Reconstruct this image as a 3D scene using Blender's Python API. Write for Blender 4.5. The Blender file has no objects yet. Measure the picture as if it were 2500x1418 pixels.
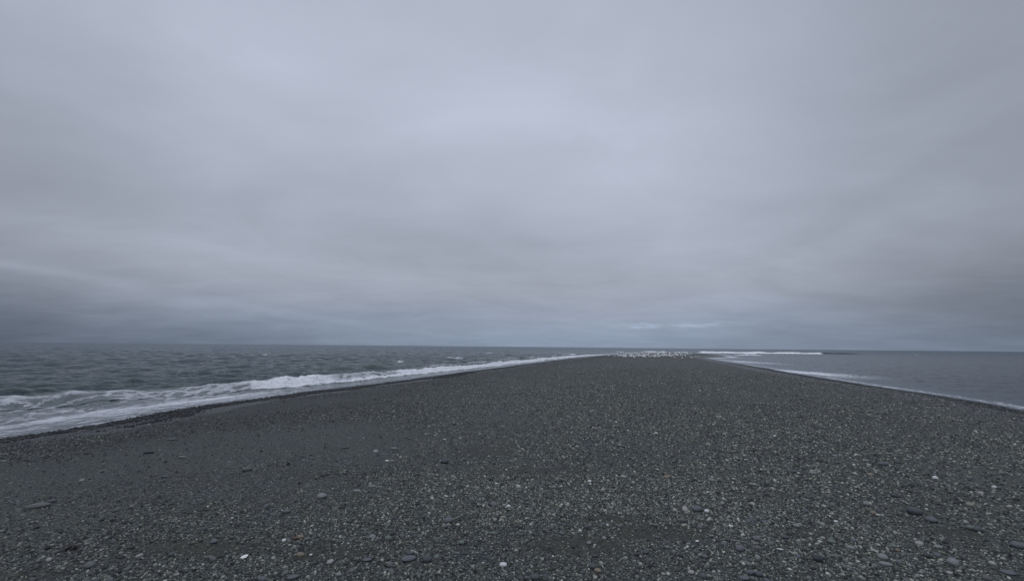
import bpy, math, random
import numpy as np
from mathutils import Matrix, Vector, Euler

R = math.radians
scene = bpy.context.scene
COL = scene.collection
rng = np.random.default_rng(7)
random.seed(7)

# ------------------------------------------------------------------ camera
F = 1110.0                      # focal length in photo pixels (2500 wide)
PITCH = math.atan(137.0 / F)
ROLL = math.atan(24.0 / 2500.0)
CAM_Z = 2.42
KY = 1250.0 / F                 # distances along the shore were read off with a first guess of the lens
cam_d = bpy.data.cameras.new("camera")
cam = bpy.data.objects.new("camera", cam_d)
COL.objects.link(cam)
cam_d.sensor_fit = 'HORIZONTAL'
cam_d.sensor_width = 36.0
cam_d.lens = 36.0 * F / 2500.0
cam_d.clip_start = 0.1
cam_d.clip_end = 60000.0
CM = Matrix.Rotation(math.pi / 2 + PITCH, 4, 'X') @ Matrix.Rotation(ROLL, 4, 'Z')
cam.matrix_world = Matrix.Translation((0, 0, CAM_Z)) @ CM
scene.camera = cam

# ------------------------------------------------------------------ render / exposure
scene.view_settings.view_transform = 'Standard'
scene.view_settings.look = 'None'
scene.view_settings.gamma = 1.0
scene.view_settings.exposure = 0.0
scene.render.engine = 'CYCLES'

# ------------------------------------------------------------------ pixel helpers
def ray(px, py):
    v = Vector(((px - 1250.0) / F, -(py - 709.0) / F, -1.0))
    v = CM.to_3x3() @ v
    return v.normalized()

def azel(px, py):
    v = ray(px, py)
    return math.atan2(v.x, v.y), math.asin(v.z)

def at(px, py, z):
    v = ray(px, py)
    t = (z - CAM_Z) / v.z
    return (v.x * t, v.y * t)

# ------------------------------------------------------------------ node helpers
class NT:
    def __init__(self, tree):
        self.t = tree; self.n = tree.nodes; self.l = tree.links
    def node(self, typ, **kw):
        nd = self.n.new(typ)
        for k, v in kw.items():
            setattr(nd, k, v)
        return nd
    def put(self, sock, v):
        if v is None: return
        if hasattr(v, 'is_output'):
            self.l.new(v, sock)
        else:
            sock.default_value = v
    def math(self, op, a, b=None, c=None, clamp=False):
        nd = self.node('ShaderNodeMath', operation=op, use_clamp=clamp)
        self.put(nd.inputs[0], a)
        self.put(nd.inputs[1], b)
        if c is not None: self.put(nd.inputs[2], c)
        return nd.outputs[0]
    def vmath(self, op, a, b=None):
        nd = self.node('ShaderNodeVectorMath', operation=op)
        self.put(nd.inputs[0], a)
        self.put(nd.inputs[1], b)
        return nd.outputs['Value'] if op in ('LENGTH', 'DOT_PRODUCT', 'DISTANCE') else nd.outputs[0]
    def mix(self, f, a, b, mode='MIX'):
        nd = self.node('ShaderNodeMix', data_type='RGBA', blend_type=mode)
        nd.clamp_factor = True
        self.put(nd.inputs[0], f)
        self.put(nd.inputs[6], a)
        self.put(nd.inputs[7], b)
        return nd.outputs[2]
    def noise(self, vec, scale, detail=4.0, rough=0.55, dist=0.0, dims='3D'):
        nd = self.node('ShaderNodeTexNoise', noise_dimensions=dims)
        self.put(nd.inputs['Vector'], vec)
        nd.inputs['Scale'].default_value = scale
        nd.inputs['Detail'].default_value = detail
        nd.inputs['Roughness'].default_value = rough
        nd.inputs['Distortion'].default_value = dist
        return nd.outputs['Fac']
    def voro(self, vec, scale, feature='F1', rnd=1.0):
        nd = self.node('ShaderNodeTexVoronoi', feature=feature)
        self.put(nd.inputs['Vector'], vec)
        nd.inputs['Scale'].default_value = scale
        nd.inputs['Randomness'].default_value = rnd
        return nd
    def ramp(self, fac, stops, interp='LINEAR'):
        nd = self.node('ShaderNodeValToRGB')
        cr = nd.color_ramp
        cr.interpolation = interp
        while len(cr.elements) < len(stops): cr.elements.new(0.5)
        for e, (p, c) in zip(cr.elements, stops):
            e.position = p
            e.color = (c[0], c[1], c[2], 1) if not isinstance(c, (int, float)) else (c, c, c, 1)
        self.put(nd.inputs[0], fac)
        return nd.outputs[0]
    def smooth(self, v, a, b):
        nd = self.node('ShaderNodeMapRange', interpolation_type='SMOOTHSTEP')
        self.put(nd.inputs[0], v)
        nd.inputs[1].default_value = a; nd.inputs[2].default_value = b
        nd.inputs[3].default_value = 0; nd.inputs[4].default_value = 1
        return nd.outputs[0]
    def xyz(self, x, y, z=0.0):
        nd = self.node('ShaderNodeCombineXYZ')
        self.put(nd.inputs[0], x); self.put(nd.inputs[1], y); self.put(nd.inputs[2], z)
        return nd.outputs[0]
    def sep(self, v):
        nd = self.node('ShaderNodeSeparateXYZ')
        self.put(nd.inputs[0], v)
        return nd.outputs
    def attr(self, name, out='Fac'):
        nd = self.node('ShaderNodeAttribute', attribute_name=name)
        return nd.outputs[out]
    def bump(self, h, strength, dist, normal=None):
        nd = self.node('ShaderNodeBump')
        nd.inputs['Strength'].default_value = strength
        nd.inputs['Distance'].default_value = dist
        self.put(nd.inputs['Height'], h)
        if normal is not None: self.put(nd.inputs['Normal'], normal)
        return nd.outputs[0]

def mat(name):
    m = bpy.data.materials.new(name)
    m.use_nodes = True
    m.node_tree.nodes.clear()
    nt = NT(m.node_tree)
    out = nt.node('ShaderNodeOutputMaterial')
    bs = nt.node('ShaderNodeBsdfPrincipled')
    nt.l.new(bs.outputs[0], out.inputs[0])
    return m, nt, bs, out

def srgb(r, g, b):
    f = lambda c: (c / 255.0 / 12.92) if c <= 10 else ((c / 255.0 + 0.055) / 1.055) ** 2.4
    return (f(r), f(g), f(b), 1.0)

# ------------------------------------------------------------------ world: overcast sky
SUN_EL, SUN_AZ = R(60), R(205)            # azimuth clockwise from +Y
world = bpy.data.worlds.new("World")
scene.world = world
world.use_nodes = True
world.node_tree.nodes.clear()
w = NT(world.node_tree)
wo = w.node('ShaderNodeOutputWorld')
bg = w.node('ShaderNodeBackground')
w.l.new(bg.outputs[0], wo.inputs[0])
bg.inputs[1].default_value = 0.1
nish = w.node('ShaderNodeTexSky', sky_type='NISHITA')
nish.sun_disc = False
nish.sun_elevation = SUN_EL
nish.sun_rotation = SUN_AZ
nish.air_density = 1.5
nish.dust_density = 2.0
tc = w.node('ShaderNodeTexCoord')
D = w.vmath('NORMALIZE', tc.outputs['Generated'])
dx, dy, dz = w.sep(D)
AZ = w.math('ARCTAN2', dx, dy)
EL = w.math('ARCSINE', dz)
# cloud layer: direction projected on a level sheet of cloud (perspective towards the horizon)
dzp = w.math('ADD', w.math('MAXIMUM', dz, 0.0), 0.16)
P = w.xyz(w.math('DIVIDE', dx, dzp), w.math('DIVIDE', dy, dzp), 0.0)
Pst = w.vmath('MULTIPLY', P, (0.55, 1.0, 1.0))
# wobble of the position for the hand-placed banks
wob = w.noise(Pst, 0.7, 5, 0.55)
wob2 = w.noise(w.vmath('ADD', Pst, (7.3, 2.1, 0)), 0.9, 5, 0.55)
ELw = w.math('ADD', EL, w.math('MULTIPLY', w.math('SUBTRACT', wob, 0.5), 0.10))
AZw = w.math('ADD', AZ, w.math('MULTIPLY', w.math('SUBTRACT', wob2, 0.5), 0.30))
def blob(px, py, wx, wy, tilt=0.0, wobble=True, narrow=1.0):
    """soft cloud bank centred where the photograph has it, fixed in the sky by azimuth and elevation"""
    a0, e0 = azel(px, py)
    a = w.math('SUBTRACT', AZw if wobble else AZ, a0)
    e = w.math('SUBTRACT', ELw if wobble else EL, e0)
    if tilt:
        e = w.math('SUBTRACT', e, w.math('MULTIPLY', a, tilt))
    a = w.math('DIVIDE', a, wx / F)
    e = w.math('DIVIDE', e, wy / F)
    q = w.math('ADD', w.math('MULTIPLY', a, a), w.math('MULTIPLY', e, e))
    return w.math('EXPONENT', w.math('MULTIPLY', q, -1.0))
val = None
def addv(v, amp):
    global val
    t = w.math('MULTIPLY', v, amp)
    val = t if val is None else w.math('ADD', val, t)
# value = display brightness (0..1, roughly sRGB grey) above the base
base_v = w.math('ADD', 0.612, w.math('MULTIPLY', w.smooth(EL, 0.0, 0.30), 0.060))
SKY_BLOBS = [
    (380, 90, 520, 280, 0.1, 0.085),
    (900, 230, 450, 300, 0.0, 0.045),
    (1420, 380, 430, 260, 0.0, 0.06),
    (1500, 120, 500, 200, 0.0, 0.03),
    (800, 565, 700, 60, -0.02, -0.008),
    (1250, 660, 420, 45, -0.03, -0.02),
    (1950, 660, 400, 130, 0.02, 0.070),
    (420, 620, 420, 70, -0.02, 0.045),
    (1250, 570, 380, 80, 0.0, -0.032),
    (1800, 80, 350, 200, 0.0, 0.022),
    (800, 330, 300, 200, 0.0, -0.02),
    (-20, 830, 640, 75, -0.03, -0.150),
    (2620, 790, 480, 190, 0.0, -0.105),
    (2500, 250, 350, 600, 0.0, -0.055),
    (-60, 330, 300, 420, 0.0, -0.075),
    (1650, 760, 420, 40, 0.0, 0.02),
]
for (px, py, wx, wy, tl, amp) in SKY_BLOBS:
    addv(blob(px, py, wx, wy, tl), amp)
# long pale edge of the cloud deck, low on the left
addv(blob(300, 697, 620, 10, -0.13, False), 0.022)
addv(blob(420, 730, 560, 18, -0.10, False), 0.018)
addv(blob(60, 652, 190, 7, -0.06, False), 0.018)
# texture
big = w.noise(Pst, 0.55, 6, 0.5, 0.3)
addv(w.math('SUBTRACT', big, 0.5), 0.12)
big2 = w.noise(w.vmath('ADD', P, (4.2, 9.1, 0)), 1.5, 7, 0.55, 0.5)
addv(w.math('SUBTRACT', big2, 0.5), 0.10)
fine = w.noise(w.vmath('MULTIPLY', P, (0.55, 1.5, 1)), 2.2, 8, 0.6, 0.2)
addv(w.math('SUBTRACT', fine, 0.5), 0.035)
# small pale shreds just above the horizon
shr_n = w.smooth(w.noise(w.xyz(w.math('MULTIPLY', AZ, 22.0), w.math('MULTIPLY', EL, 160.0), 3.0), 1.0, 4, 0.6), 0.42, 0.62)
for (px, py, wx, wy, amp) in [(1560, 797, 42, 6, .085), (1665, 797, 38, 7, .06), (1750, 791, 46, 6, .04), (1600, 789, 80, 3, .02)]:
    addv(w.math('MULTIPLY', blob(px, py, wx, wy, 0, False), w.math('ADD', 0.35, shr_n)), amp * 1.3)
V = w.math('ADD', base_v, val, clamp=True)
V = w.math('ADD', V, w.math('MULTIPLY', w.smooth(EL, 0.62, 1.25), 0.36))      # overcast: brightest overhead
LIN = w.math('POWER', V, 2.25)
# slight colour shift: bluer and greener low down, lavender above
tint = w.mix(w.smooth(ELw, 0.0, 0.14), (0.775, 0.955, 1.27, 1), (0.882, 0.965, 1.16, 1))
cl = w.vmath('SCALE', tint)
cl.node.inputs['Scale'].default_value = 1
w.put(cl.node.inputs['Scale'], w.math('MULTIPLY', LIN, 10.0))
# a little of the clear sky's own colour comes through the deck
skyc = w.mix(0.02, cl, nish.outputs[0])
w.l.new(skyc, bg.inputs[0])

# ------------------------------------------------------------------ sun behind the overcast
sd = bpy.data.lights.new("sun", 'SUN')
sd.energy = 0.6
sd.angle = R(25)
sd.color = (1.0, 0.98, 0.95)
so = bpy.data.objects.new("sun", sd)
COL.objects.link(so)
so.rotation_euler = Vector((-math.sin(SUN_AZ) * math.cos(SUN_EL), -math.cos(SUN_AZ) * math.cos(SUN_EL), -math.sin(SUN_EL))).to_track_quat('-Z', 'Y').to_euler()

# ------------------------------------------------------------------ numpy noise
_perm = rng.integers(0, 2**31 - 1, 4096)
def vnoise(x, y, seed=0):
    xi = np.floor(x).astype(np.int64); yi = np.floor(y).astype(np.int64)
    fx = x - xi; fy = y - yi
    fx = fx * fx * (3 - 2 * fx); fy = fy * fy * (3 - 2 * fy)
    def h(a, b):
        k = (_perm[(a + seed * 131) & 4095] + b * 7919) & 4095
        return (_perm[k] & 65535) / 65535.0
    return (h(xi, yi) * (1 - fx) * (1 - fy) + h(xi + 1, yi) * fx * (1 - fy)
            + h(xi, yi + 1) * (1 - fx) * fy + h(xi + 1, yi + 1) * fx * fy)
def fbm(x, y, octv=4, seed=0, gain=0.5):
    s = 0; a = 1; t = 0
    for i in range(octv):
        s = s + a * vnoise(x * 2**i + 17.3 * i, y * 2**i - 9.1 * i, seed + i)
        t += a; a *= gain
    return s / t
def sst(x, a, b):
    t = np.clip((x - a) / (b - a), 0, 1)
    return t * t * (3 - 2 * t)

# ------------------------------------------------------------------ shoreline of the spit (swash edge)
SW = 0.13       # height of the swash edge above still water
LEFT_PX = [(0, 1070), (120, 1054), (250, 1033), (380, 1010), (500, 990), (620, 975), (750, 957), (880, 942), (1000, 927),
           (1100, 913), (1200, 900), (1280, 890), (1350, 881), (1410, 873.5), (1460, 868.5), (1500, 866)]
RIGHT_PX = [(2500, 1003), (2400, 984), (2250, 960), (2120, 941), (2010, 923), (1930, 910), (1880, 900.5), (1840, 894), (1800, 887.5), (1760, 880), (1718, 873.8),
            (1740, 872.6), (1765, 872.0), (1783, 871.2), (1770, 868.8), (1757, 866.8)]
TIP_PX = [(1540, 864.0), (1600, 862.6), (1660, 862.6), (1710, 864.2)]
left = [(-30, -60), (-22, -25), (-16.5, 0)] + [at(x, y, SW) for x, y in LEFT_PX]
right = [(16, -60), (14.5, -25), (14.8, 0), (17, 10)] + [at(x, y, SW) for x, y in RIGHT_PX]
tip = [at(x, y, SW) for x, y in TIP_PX]
LEFT = np.array(left); RIGHT = np.array(right)
POLY = np.array(left + tip + right[::-1])

def seg_dist(X, Y, pts):
    best = np.full(X.shape, 1e18); par = np.zeros(X.shape)
    acc = 0.0
    for i in range(len(pts) - 1):
        ax, ay = pts[i]; bx, by = pts[i + 1]
        vx, vy = bx - ax, by - ay
        L2 = vx * vx + vy * vy
        t = np.clip(((X - ax) * vx + (Y - ay) * vy) / L2, 0, 1)
        d = (X - ax - t * vx) ** 2 + (Y - ay - t * vy) ** 2
        m = d < best
        best = np.where(m, d, best)
        par = np.where(m, acc + t * math.sqrt(L2), par)
        acc += math.sqrt(L2)
    return np.sqrt(best), par

def inside(X, Y, poly):
    c = np.zeros(X.shape, bool)
    n = len(poly); j = n - 1
    for i in range(n):
        xi, yi = poly[i]; xj, yj = poly[j]
        cond = ((yi > Y) != (yj > Y))
        with np.errstate(divide='ignore', invalid='ignore'):
            xc = (xj - xi) * (Y - yi) / (yj - yi + 1e-12) + xi
        c ^= cond & (X < xc)
        j = i
    return c

def shore(X, Y):
    """signed distance (positive on land), side 0 left .. 1 right, arclength on the left and right edge"""
    dl, sl = seg_dist(X, Y, LEFT)
    dr, sr = seg_dist(X, Y, RIGHT)
    dt, _ = seg_dist(X, Y, np.array([left[-1]] + tip + [right[-1]]))
    d = np.minimum(np.minimum(dl, dr), dt)
    d = np.where(inside(X, Y, POLY), d, -d)
    return d, dl, dr, sl, sr

def terrain(X, Y, d):
    hc = np.interp(Y * KY, [-50, 0, 40, 80, 100, 125, 150, 175, 240, 400], [0.85, 0.80, 0.74, 0.60, 0.68, 0.95, 1.08, 0.85, 0.3, 0.2])
    land = SW + (hc - SW) * (1 - np.exp(-np.maximum(d, 0) / 6.5))
    land = land + 0.03 * (fbm(X * 0.22, Y * 0.22, 3, 3) - 0.5) * np.clip(d, 0, 1)
    land = land + 0.012 * (fbm(X * 1.1, Y * 1.1, 3, 5) - 0.5) * np.clip(d, 0, 1)
    # low swash berm parallel to the left shore
    sea = SW + np.minimum(d, 0) * 0.10
    sea = np.maximum(sea, -4)
    return np.where(d > 0, land, sea)

SAND = []
def sand_at(X, Y):
    s_ = np.zeros(np.shape(X))
    for (cx, cy, wx, wy) in SAND:
        s_ = np.maximum(s_, np.exp(-(((X - cx) / wx) ** 2 + ((Y - cy) / wy) ** 2)))
    return sst(s_ + 0.55 * (fbm(X * 1.3 + 3, Y * 2.2, 4, 301) - 0.5), 0.35, 0.75)

def ground_z(x, y):
    X = np.array([float(x)]); Y = np.array([float(y)])
    d = shore(X, Y)[0]
    return float(terrain(X, Y, d)[0])

def at_ground(px, py):
    """where the line of sight through a photo pixel first meets the beach"""
    v = ray(px, py)
    T = np.geomspace(2.0, 420.0, 900)
    X = v.x * T; Y = v.y * T
    dz = CAM_Z + v.z * T - terrain(X, Y, shore(X, Y)[0])
    k = int(np.argmax(dz < 0))
    if dz[k] >= 0: k = len(T) - 1
    f = dz[k - 1] / (dz[k - 1] - dz[k]) if k > 0 and dz[k] < 0 else 0.0
    t = T[k - 1] + (T[k] - T[k - 1]) * f
    x, y = v.x * t, v.y * t
    return x, y, ground_z(x, y)

# ------------------------------------------------------------------ object helpers
def link(name, me, material=None, parent=None):
    o = bpy.data.objects.new(name, me)
    COL.objects.link(o)
    if material is not None and not me.materials:
        me.materials.append(material)
    if parent is not None:
        o.parent = parent
    return o
def tag(o, label=None, cat=None, group=None, kind=None):
    if label: o['label'] = label
    if cat: o['category'] = cat
    if group: o['group'] = group
    if kind: o['kind'] = kind
    return o

def grid_mesh(name, V3, n, m, wrap=False):
    """V3: (n*m,3) rows n (radius) x m (angle)"""
    me = bpy.data.meshes.new(name)
    idx = np.arange(n * m).reshape(n, m)
    a = idx[:-1, :-1]; b = idx[:-1, 1:]; c = idx[1:, 1:]; d = idx[1:, :-1]
    if wrap:
        idn = np.roll(idx, -1, axis=1)
        a = idx[:-1]; b = idn[:-1]; c = idn[1:]; d = idx[1:]
    quads = np.stack([a, d, c, b], -1).reshape(-1, 4)
    return me, quads

def fill(me, verts, quads):
    me.vertices.add(len(verts))
    me.vertices.foreach_set('co', verts.astype(np.float32).ravel())
    me.loops.add(quads.size)
    me.loops.foreach_set('vertex_index', quads.astype(np.int32).ravel())
    me.polygons.add(len(quads))
    me.polygons.foreach_set('loop_start', np.arange(0, quads.size, quads.shape[1], dtype=np.int32))
    me.update(calc_edges=True)
    me.polygons.foreach_set('use_smooth', np.ones(len(quads), bool))
    me.update()

def fattr(me, name, arr, typ='FLOAT'):
    a = me.attributes.new(name, typ, 'POINT')
    a.data.foreach_set('value' if typ != 'FLOAT_VECTOR' else 'vector', arr.astype(np.float32).ravel())

def polar(radii, angs):
    rr, aa = np.meshgrid(radii, angs, indexing='ij')
    return (rr * np.sin(aa)).ravel(), (rr * np.cos(aa)).ravel(), rr.ravel(), aa.ravel()

# angles: fine in front, coarse behind
fa = np.arange(-52, 52.01, 0.085)
ba = np.arange(56, 304.01, 4.0)
ANG = np.radians(np.concatenate([fa, ba]))

# ------------------------------------------------------------------ beach (one sheet: dry shingle, wet edge, sea bed)
for (px, py, wx, wy) in [(480, 1336, 0.85, 0.20), (820, 1350, 0.6, 0.16), (1400, 1330, 0.55, 0.22), (1620, 1300, 0.6, 0.22), (1520, 1268, 0.5, 0.15), (1960, 1300, 0.5, 0.18), (2320, 1300, 0.45, 0.16), (1320, 1150, 0.9, 0.25), (1180, 1100, 0.7, 0.5), (60, 1405, 0.4, 0.1)]:
    _x, _y, _z = at_ground(px, py)
    SAND.append((_x, _y, wx, wy))

def build_beach():
    radii = np.concatenate([[0.05, 0.5, 1.0, 1.5, 2.0], np.geomspace(2.4, 420, 620), [600, 1200, 4000, 14000, 30000]])
    X, Y, rr, aa = polar(radii, ANG)
    d, dl, dr, sl, sr = shore(X, Y)
    Z = terrain(X, Y, d)
    me, q = grid_mesh('beach', None, len(radii), len(ANG), True)
    V3 = np.stack([X, Y, Z], -1)
    fill(me, V3, q)
    fattr(me, 'shore', d)
    fattr(me, 'sand', sand_at(X, Y))
    side = 1 / (1 + np.exp(-(dl - dr) / 2.0))
    fattr(me, 'side', side)
    return me

GREYS = None
m_beach, nt, bs, out = mat('shingle')
tc = nt.node('ShaderNodeTexCoord')
OC = tc.outputs['Object']
shr = nt.attr('shore'); sid = nt.attr('side')
def stones(nt, vec, scale, off):
    v = nt.voro(nt.vmath('ADD', vec, (off, off * 1.7, 0)), scale)
    r = nt.sep(v.outputs['Color'])
    return v, r
warp = nt.node('ShaderNodeTexNoise'); warp.inputs['Scale'].default_value = 60; warp.inputs['Detail'].default_value = 2
nt.l.new(OC, warp.inputs['Vector'])
wv = nt.vmath('ADD', OC, nt.vmath('MULTIPLY', nt.vmath('SUBTRACT', warp.outputs['Color'], (0.5, 0.5, 0.5)), (0.006, 0.006, 0.0)))
flat = nt.vmath('MULTIPLY', wv, (1, 1, 0.0))
STONE_RAMP = [(0.0, (0.030, 0.034, 0.036)), (0.25, (0.060, 0.066, 0.068)), (0.50, (0.095, 0.103, 0.104)), (0.68, (0.135, 0.142, 0.145)),
              (0.80, (0.12, 0.13, 0.155)), (0.86, (0.23, 0.235, 0.23)), (0.93, (0.36, 0.36, 0.345)), (1.0, (0.58, 0.58, 0.57))]
v1, c1 = stones(nt, flat, 95, 0)       # ~1 cm grit
v2, c2 = stones(nt, flat, 38, 3.1)     # ~2.5 cm pebbles
v3, c3 = stones(nt, flat, 14, 7.7)     # ~6 cm cobbles, sparse
v4, c4 = stones(nt, flat, 7.5, 11.0)   # rare big ones
col1 = nt.ramp(c1[0], STONE_RAMP)
col2 = nt.ramp(c2[0], STONE_RAMP)
col3 = nt.ramp(c3[0], STONE_RAMP)
zone = nt.noise(flat, 0.33, 4, 0.6)            # coarse and fine patches
zone2 = nt.noise(nt.vmath('MULTIPLY', flat, (0.5, 0.16, 1)), 0.5, 3, 0.6)
cov2 = nt.math('GREATER_THAN', nt.math('ADD', c2[1], nt.math('MULTIPLY', nt.math('SUBTRACT', zone, 0.5), 1.2)), 0.50)
in2 = nt.math('LESS_THAN', v2.outputs['Distance'], 0.40)
m2 = nt.math('MULTIPLY', cov2, in2)
in3 = nt.math('LESS_THAN', v3.outputs['Distance'], nt.math('MULTIPLY', c3[2], 0.36))
m3 = nt.math('MULTIPLY', nt.math('GREATER_THAN', nt.math('ADD', c3[1], nt.math('MULTIPLY', nt.math('SUBTRACT', zone, 0.5), 0.8)), 0.50), in3)
in4 = nt.math('LESS_THAN', v4.outputs['Distance'], nt.math('MULTIPLY', c4[2], 0.30))
m4 = nt.math('MULTIPLY', nt.math('GREATER_THAN', c4[1], 0.72), in4)
colr = nt.mix(m2, col1, col2)
colr = nt.mix(m3, colr, col3)
colr = nt.mix(m4, colr, nt.ramp(c4[0], STONE_RAMP))
# brown sandy patches of fine grit
sandm = nt.smooth(nt.noise(nt.vmath('MULTIPLY', nt.vmath('ADD', flat, (3.7, 9.2, 0)), (0.55, 1.25, 1)), 0.8, 4, 0.6), 0.60, 0.72)
sandm = nt.math('MAXIMUM', nt.math('MULTIPLY', sandm, 0.6), nt.attr('sand'))
grit = nt.noise(flat, 330, 2, 0.7)
sandc = nt.mix(nt.smooth(grit, 0.35, 0.75), (0.050, 0.047, 0.039, 1), (0.150, 0.140, 0.118, 1))
colr = nt.mix(nt.math('MULTIPLY', sandm, nt.math('SUBTRACT', 0.8, nt.math('MULTIPLY', m2, 0.7))), colr, sandc)
# large scale colour drift of the stones
drift = nt.noise(flat, 0.12, 3, 0.5)
colr = nt.mix(1.0, colr, nt.ramp(drift, [(0.3, 0.86), (0.7, 1.12)]), 'MULTIPLY')
colr = nt.mix(nt.smooth(nt.noise(flat, 1.7, 3, 0.6), 0.45, 0.8), colr, nt.mix(1.0, colr, (0.86, 0.94, 1.2, 1), 'MULTIPLY'))
# fine gravel of the left slope is darker than the crest
lx = nt.sep(OC)
leftm = nt.math('SUBTRACT', 1.0, nt.smooth(nt.math('ADD', shr, nt.math('MULTIPLY', zone2, 5.0)), 5.0, 15.0))
leftm = nt.math('MULTIPLY', leftm, nt.math('SUBTRACT', 1.0, sid))
colr = nt.mix(nt.math('MULTIPLY', leftm, 1.0), colr, nt.mix(1.0, colr, (0.58, 0.60, 0.61, 1), 'MULTIPLY'))
# wet stones by the water
edge_n = nt.noise(nt.vmath('MULTIPLY', flat, (1, 0.6, 1)), 0.9, 4, 0.6)
wetw = nt.math('ADD', nt.math('ADD', 1.5, nt.math('MULTIPLY', edge_n, 2.4)), nt.math('MULTIPLY', sid, 1.2))
wet = nt.math('SUBTRACT', 1.0, nt.smooth(nt.math('SUBTRACT', shr, wetw), -0.25, 0.30))
colr = nt.mix(wet, colr, nt.mix(1.0, colr, (0.26, 0.27, 0.29, 1), 'MULTIPLY'))
colr = nt.mix(1.0, colr, (0.43, 0.445, 0.395, 1), 'MULTIPLY')
grain = nt.noise(nt.vmath('MULTIPLY', flat, (0.8, 1, 1)), 24, 3, 0.75)
colr = nt.mix(1.0, colr, nt.ramp(grain, [(0.36, 0.58), (0.52, 0.98), (0.66, 1.75)]), 'MULTIPLY')
nt.l.new(colr, bs.inputs['Base Color'])
rough = nt.math('SUBTRACT', 0.72, nt.math('MULTIPLY', wet, 0.32))
nt.l.new(rough, bs.inputs['Roughness'])
bs.inputs['Specular IOR Level'].default_value = 0.35
h = nt.math('MULTIPLY', nt.math('SUBTRACT', 0.6, v1.outputs['Distance']), 0.010)
h2 = nt.math('MULTIPLY', nt.math('SUBTRACT', 0.5, v2.outputs['Distance']), nt.math('MULTIPLY', m2, 0.028))
h3 = nt.math('MULTIPLY', nt.math('SUBTRACT', 0.5, v3.outputs['Distance']), nt.math('MULTIPLY', m3, 0.07))
hh = nt.math('ADD', nt.math('ADD', h, h2), h3)
nt.l.new(nt.bump(hh, 0.9, 1.0), bs.inputs['Normal'])

beach = link('beach', build_beach(), m_beach)
tag(beach, kind='structure')

# ------------------------------------------------------------------ sea
def ridge(X, Y, p0, p1, wfront, wback, seed, jit=0.0):
    """long wave crest from p0 to p1; returns (along 0..1, offset towards the camera, profile, end taper)"""
    ax, ay = p0; bx, by = p1
    vx, vy = bx - ax, by - ay
    L = math.hypot(vx, vy); vx /= L; vy /= L
    nx, ny = vy, -vx                     # towards the camera (right of the direction when going right... sign fixed below)
    if nx * (-ax) + ny * (-ay) < 0: nx, ny = -nx, -ny
    t = (X - ax) * vx + (Y - ay) * vy
    o = (X - ax) * nx + (Y - ay) * ny
    o = o + jit * (vnoise(t * 0.08, t * 0 + seed, seed) - 0.5) * 2
    u = t / L
    prof = np.where(o > 0, np.exp(-(o / wfront) ** 2), np.exp(-(o / wback) ** 2))
    taper = sst(u, -0.02, 0.06) * (1 - sst(u, 0.93, 1.02))
    return u, t, o, prof, taper

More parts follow.
